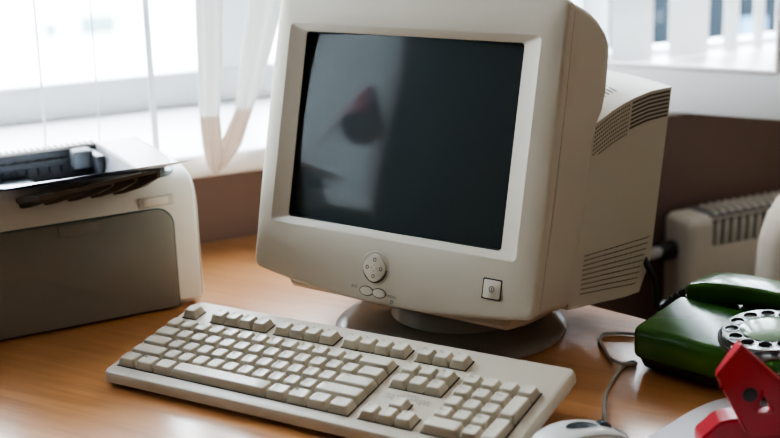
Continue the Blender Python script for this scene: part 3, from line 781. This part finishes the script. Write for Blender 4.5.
hr_ = [onface(lathe([(7.8, 8.6), (7.8, 9.4), (6.6, 9.4), (6.6, 8.6)], 20, False, False), cx, cy, 0) for cx, cy in ho]
obj('hole_rims', join(*hr_), M['chrome'], di, DF)
ng = [onface(lathe([(6.2, 2.3), (6.0, 2.6)], 18), cx, cy, 0) for cx, cy in ho]
obj('number_recess', join(*ng), M['dial_dark'], di, DF)
nm = [onface(text_bm(str((k + 1) % 10), 7, 'CENTER'), cx, cy - 2.4, 2.75) for k, (cx, cy) in enumerate(ho)]
obj('dial_numbers', join(*nm), M['paper'], di, DF, smooth=0)
obj('centre_card', lathe([(26.5, 8.8), (27, 9.8), (25, 11.0), (16, 12.2), (5, 12.8)], 48), M['green_pale'], di, DF, smooth=60, label='pale green domed dial centre')
obj('finger_stop', join(box(30, 50, -22, -13, 8, 12, 1.2), box(44, 56, -30, -4, 2, 11, 2)), M['black'], di, DF)
# handset
hs = thing('telephone_handset', 'green telephone handset lying across the back of the telephone', 'handset', PH @ Vector((110, 120, 60)))
hp_ = []
for x, zc, hw, hh in ((-1, 58, 18, 5), (2, 58.5, 24, 8), (8, 59.5, 27, 10), (22, 62, 27, 11.5), (45, 65.5, 25, 11.5), (75, 68, 23, 10.5), (108, 69.3, 22.5, 10), (140, 68, 23, 10.5), (170, 65.5, 25, 11.5), (195, 62, 27, 11.5), (209, 59.5, 27, 10), (215, 58.5, 24, 8), (218, 58, 18, 5)):
    hp_.append([(x, 121 + y, zc + z) for y, z in rrect(-hw, hw, -hh, hh, min(hh * .8, 6), 4)])
obj('handle', loft(hp_), M['green'], hs, PH, smooth=45)
for x in (26, 190):
    obj('ear_cap' if x < 100 else 'mouth_cap', onface(lathe([(18, 47.3), (22, 48), (23, 54), (22, 60)], 32), x, 121, 0), M['green'], hs, PH)
# coiled black handset cord at the left back
coil = []
path = spline([(4, 132, 54), (-14, 128, 46), (-26, 112, 34), (-22, 96, 20), (-8, 120, 10), (6, 176, 9), (40, 190, 9)], 40)
cp = []
for i, p in enumerate(path):
    a = i * 1.15; t = (path[min(i + 1, len(path) - 1)] - path[max(0, i - 1)]).normalized()
    u_ = t.cross(Vector((0, 0, 1))).normalized(); w_ = t.cross(u_)
    cp.append(p + u_ * 5.5 * math.cos(a) + w_ * 5.5 * math.sin(a))
tag(obj('handset_cord', tube(cp, 2.2, 6, 1, smooth=False), M['black_rubber'], frame=PH), 'black coiled cord at the left back of the telephone', 'cord')

# ------------------------------------------------------------------ mouse
ms = thing('computer_mouse', 'off-white computer mouse right of the keyboard at the photo bottom edge', 'mouse', (489, 48, 0))
MA = R3(56)                                                    # nose direction
MS = F((493, 49, 0), (math.cos(MA), math.sin(MA), 0), (-math.sin(MA), math.cos(MA), 0), (0, 0, 1))
def mring(x, hw, zt, z0=3):
    out = []
    for k in range(25):
        a = math.pi * k / 24
        c, s_ = math.cos(a), math.sin(a)
        out.append((x, hw * math.copysign(abs(c) ** .55, c), z0 + (zt - z0) * abs(s_) ** .62))
    for k in range(1, 8): out.append((x, -hw + 2 * hw * k / 8, z0 - 1.5))
    return out
mp_ = [(a * .86, b * .88, c * .9) for a, b, c in [(-54, 8, 8), (-53, 15, 14), (-50, 21, 20), (-44, 26, 26.5), (-34, 29.5, 32), (-20, 31, 36), (-5, 31, 37), (10, 30, 35.5), (25, 29, 32), (38, 28, 27), (47, 26.5, 22), (53, 24, 17.5), (55.5, 21, 13)]]
obj('shell', loft([mring(*a) for a in mp_]), M['mouse'], ms, MS, smooth=50)
def mz(x):
    for a, b in zip(mp_, mp_[1:]):
        if a[0] <= x <= b[0]: return a[2] + (b[2] - a[2]) * (x - a[0]) / (b[0] - a[0])
def mzz(x, y):
    for a, b in zip(mp_, mp_[1:]):
        if a[0] <= x <= b[0]:
            t = (x - a[0]) / (b[0] - a[0]); hw = a[1] + (b[1] - a[1]) * t; zt = a[2] + (b[2] - a[2]) * t
            c = min(1, abs(y) / hw) ** (1 / .55); return 3 + (zt - 3) * max(0, 1 - c * c) ** .31
ov = bmesh.new(); rg = []
for sc in (1.0, .8, .55, .3, .1):
    rg.append([(x_, y_, mzz(x_, y_) + .35 + .2 * (1 - sc)) for x_, y_ in [(5 + 16.5 * sc * math.cos(2 * math.pi * k / 40), 7.5 * sc * math.sin(2 * math.pi * k / 40)) for k in range(40)]])
obj('palm_insert', loft(rg, False, True), M['mouse_grey'], ms, MS, label='dark grey oval insert')
obj('seam', join(tube([(x_, -15 - 4 * (1 - (x_ / 50) ** 2), mzz(x_, -15 - 4 * (1 - (x_ / 50) ** 2)) + .0) for x_ in range(-39, 46, 6)], .55, 5, 2)), mat('seam_line_grey', (.22, .18, .15), .6), ms, MS)
obj('scroll_wheel', (lambda b: (b.transform(Matrix.Translation((27, 3, 21)) @ Matrix.Rotation(R3(90), 4, 'X')), b)[1])(lathe([(7.5, -4), (9, -3), (9, 3), (7.5, 4)], 28)), M['mouse_grey'], ms, MS)
# mouse cord
cpts = [(519, 88, 9), (521, 95, 9), (508, 108, 7), (491.6, 119.5, 4.5), (470.8, 169.0, 2.2), (462.5, 194.7, 2.2), (454.9, 236.8, 2.2), (452.0, 264.0, 2.2), (453.1, 278.4, 2.2), (457.5, 284.1, 2.2), (461.3, 279.5, 2.5),
        (457.5, 270.5, 4.5), (448.2, 266.0, 6.0), (431.2, 283.4, 2.2), (415.3, 306.4, 2.2), (402.8, 325.6, 2.2), (398.2, 340.6, 2.2), (400.4, 349.7, 2.2), (409.7, 356.0, 2.2), (422.0, 360.6, 2.2), (434.6, 364.3, 2.2), (480, 392, 2.2), (500, 440, 2.2)]
tag(obj('mouse_cord', tube(cpts, 1.9, 8, 6), M['cord']), 'thin grey cord curling across the desk from mouse to telephone', 'cord')

# ------------------------------------------------------------------ paper and red hole punch
pts = [(532.2, 119.7), (540.5, 155.3), (545.5, 181), (551.3, 201.5), (558.5, 220), (567.3, 234.8), (590, 262), (700, 300), (860, 262), (800, 40), (515, 40)]
tag(obj('paper_sheet', prism([(p[0], p[1]) for p in spline([(x, y, 0) for x, y in pts[:8]], 4)] + pts[8:], .4, 1.4), M['paper'], smooth=0), 'white sheet of paper on the desk under the red hole punch', 'paper')
RO = Vector((608.4, 119.1, 39.1)); rr_ = Vector((.8562, .5167, 0)); ff_ = Vector((-.5167, .8562, 0))
RP = F(RO, rr_, (0, 0, 1), -ff_)                                # x to the right, y up, z towards the viewer
hpn = thing('hole_punch', 'red plastic hole punch with raised lever and black round dot', 'hole punch', RO + rr_ * 30 + Vector((0, 0, -39.1 + 1.4)))
outer = [(4.1, 64.9), (-14.8, 35), (-11.4, 26.9), (1.3, 2.3), (13.1, -21), (84, -21), (88, 2), (62, 16), (39.2, 31.3)]
def rounded(poly, rads, n=4):
    out = []; m_ = len(poly)
    for i in range(m_):
        p = Vector(poly[i]); a = (Vector(poly[i - 1]) - p); b = (Vector(poly[(i + 1) % m_]) - p); r = rads[i]
        if r <= 0: out.append(tuple(p)); continue
        q0 = p + a.normalized() * r; q1 = p + b.normalized() * r
        for k in range(n + 1):
            t = k / n; out.append(tuple(q0 * (1 - t) ** 2 + p * 2 * t * (1 - t) + q1 * t * t))
    return out
po = rounded(outer, [4, 4.5, 3, 0, 2, 2, 3, 3, 3])
from mathutils.geometry import tessellate_polygon
def holed(outer, holes, z0, z1):
    bm = bmesh.new(); loops = [[Vector((x, y, 0)) for x, y in l] for l in [outer] + holes]
    flat = [p for l in loops for p in l]; tri = tessellate_polygon(loops)
    a = [bm.verts.new((p.x, p.y, z1)) for p in flat]; b = [bm.verts.new((p.x, p.y, z0)) for p in flat]
    for t in tri:
        bm.faces.new([a[i] for i in t]); bm.faces.new([b[i] for i in reversed(t)])
    k0 = 0
    for l in loops:
        m_ = len(l)
        for i in range(m_):
            j = (i + 1) % m_; bm.faces.new((a[k0 + i], a[k0 + j], b[k0 + j], b[k0 + i]))
        k0 += m_
    return bm
tri_hole = rounded([(26, 21), (20.5, 1.5), (34, 1)], [2.5, 2, 2], 3)[::-1]
lv = holed(po, [tri_hole], -9, 0)
edg = [e for e in lv.edges if len(e.link_faces) == 2 and abs(e.verts[0].co.z) < 1e-6 and abs(e.verts[1].co.z) < 1e-6 and any(abs(f.normal.z) < .3 for f in e.link_faces)]
lv.normal_update()
edg = [e for e in lv.edges if len(e.link_faces) == 2 and e.calc_face_angle(0) > 1.0 and abs(e.verts[0].co.z - e.verts[1].co.z) < 1e-6]
bmesh.ops.bevel(lv, geom=edg, offset=1.8, segments=3, affect='EDGES')
obj('lever', lv, M['red'], hpn, RP, smooth=40)
obj('round_dot', onface(lathe([(6.6, -.6), (6.6, .5), (5.6, .9)], 28), 14, 17.6, 0), M['black'], hpn, RP, label='black round dot')
bs = prism(rounded([(-24, -37.6), (-24, -27), (-16, -20), (-9, -13), (2, -10), (92, -10), (96, -37.6)], [1, 4, 3, 3, 3, 3, 1]), -38, -9.6, 0)
bs.normal_update()
edg = [e for e in bs.edges if e.calc_face_angle(0) > 1.0 and abs(e.verts[0].co.z - e.verts[1].co.z) < 1e-6]
bmesh.ops.bevel(bs, geom=edg, offset=2.5, segments=3, affect='EDGES')
obj('base', bs, M['red'], hpn, RP, smooth=40)
obj('hinge_pin', onface(lathe([(4, -40), (4, 3)], 20), 72, -10, 0), M['chrome'], hpn, RP)

# ------------------------------------------------------------------ red desk lamp at the left end of the desk (seen as a reflection in the screen)
lp = thing('desk_lamp', 'red desk lamp reflected in the left half of the dark screen', 'lamp', (-465, -75, 0))
obj('base', onface(lathe([(58, 0), (60, 4), (56, 14), (30, 22), (12, 26)], 40), -465, -75, 0), M['red_dark'], lp)
obj('arm', join(tube([(-465, -75, 24), (-450, -78, 160), (-430, -84, 250)], 6, 10, 6), tube([(-430, -84, 250), (-370, -110, 340), (-300, -140, 420)], 6, 10, 6)), M['red_dark'], lp)
shd = lathe([(12, 40), (20, 38), (24, 14), (40, -6), (54, -40), (60, -66), (58, -66), (50, -38), (36, -6)], 40, True, False)
shd.transform(Matrix.Translation((-285, -146, 404)) @ Matrix.Scale(1.15, 4) @ Matrix.Rotation(R3(-22), 4, 'Y') @ Matrix.Rotation(R3(14), 4, 'X'))
obj('shade', shd, M['red_dark'], lp, smooth=50)

# ------------------------------------------------------------------ world, lights, camera
w = bpy.data.worlds.new('World'); bpy.context.scene.world = w; w.use_nodes = True
nt = w.node_tree; bg = nt.nodes['Background']
tc = nt.nodes.new('ShaderNodeTexCoord'); sp = nt.nodes.new('ShaderNodeSeparateXYZ'); nt.links.new(tc.outputs['Generated'], sp.inputs[0])
cr = nt.nodes.new('ShaderNodeValToRGB'); nt.links.new(sp.outputs[2], cr.inputs[0])
cr.color_ramp.elements[0].position = 0.0; cr.color_ramp.elements[0].color = (0.92, 0.95, 1.0, 1)
cr.color_ramp.elements[1].position = 0.7; cr.color_ramp.elements[1].color = (0.78, 0.88, 1.0, 1)
nt.links.new(cr.outputs[0], bg.inputs[0]); bg.inputs[1].default_value = SKY

def area(name, loc, target, sx, sy, power, color, portal=False):
    l = bpy.data.lights.new(name, 'AREA'); l.shape = 'RECTANGLE'; l.size = sx * S; l.size_y = sy * S; l.energy = power; l.color = color
    o = bpy.data.objects.new(name, l); col.objects.link(o); o.location = Vector(loc) * S
    d = Vector(target) - Vector(loc); o.rotation_euler = d.to_track_quat('-Z', 'Y').to_euler()
    if portal: l.cycles.is_portal = True
    return o
cw = (WS0 + WS1) / 2
area('window_portal', wl((cw, -480, 845)), wl((cw, 1000, 845)), WS1 - WS0, 1430, 1, (1, 1, 1), True)
area('room_fill_light', wl((900, 1700, CE - 30)), wl((900, 1700, 0)), 1100, 1100, ROOM_FILL, (1.0, 0.92, 0.82))  # added fill under the ceiling, no lamp of the room

cam = bpy.data.cameras.new('camera'); co = bpy.data.objects.new('camera', cam); col.objects.link(co)
RWm = ((0.8556960082746167, 0.5164107794500733, -0.03323023157380517), (0.10719170449139256, -0.23970776934566748, -0.96490938631643), (-0.5062551529722052, 0.8221071050545193, -0.26047193304839544))
mw = Matrix.Identity(4)
for i in range(3):
    mw[i][0] = RWm[0][i]; mw[i][1] = -RWm[1][i]; mw[i][2] = -RWm[2][i]
mw.translation = Vector((884.741, -886.025, 494.941)) * S
co.matrix_world = mw
cam.sensor_width = 36; cam.lens = 1250 * 36 / 780; cam.clip_start = 0.05; cam.clip_end = 200
cam.dof.use_dof = True; cam.dof.focus_distance = 1.30; cam.dof.aperture_fstop = 4.2
sc = bpy.context.scene; sc.camera = co
sc.view_settings.view_transform = 'AgX'; sc.view_settings.look = 'AgX - Medium High Contrast'
sc.view_settings.exposure = EXPO; sc.view_settings.gamma = 1.0
sc.cycles.use_denoising = True
sc.cycles.max_bounces = 10; sc.cycles.transparent_max_bounces = 12; sc.cycles.sample_clamp_indirect = 8
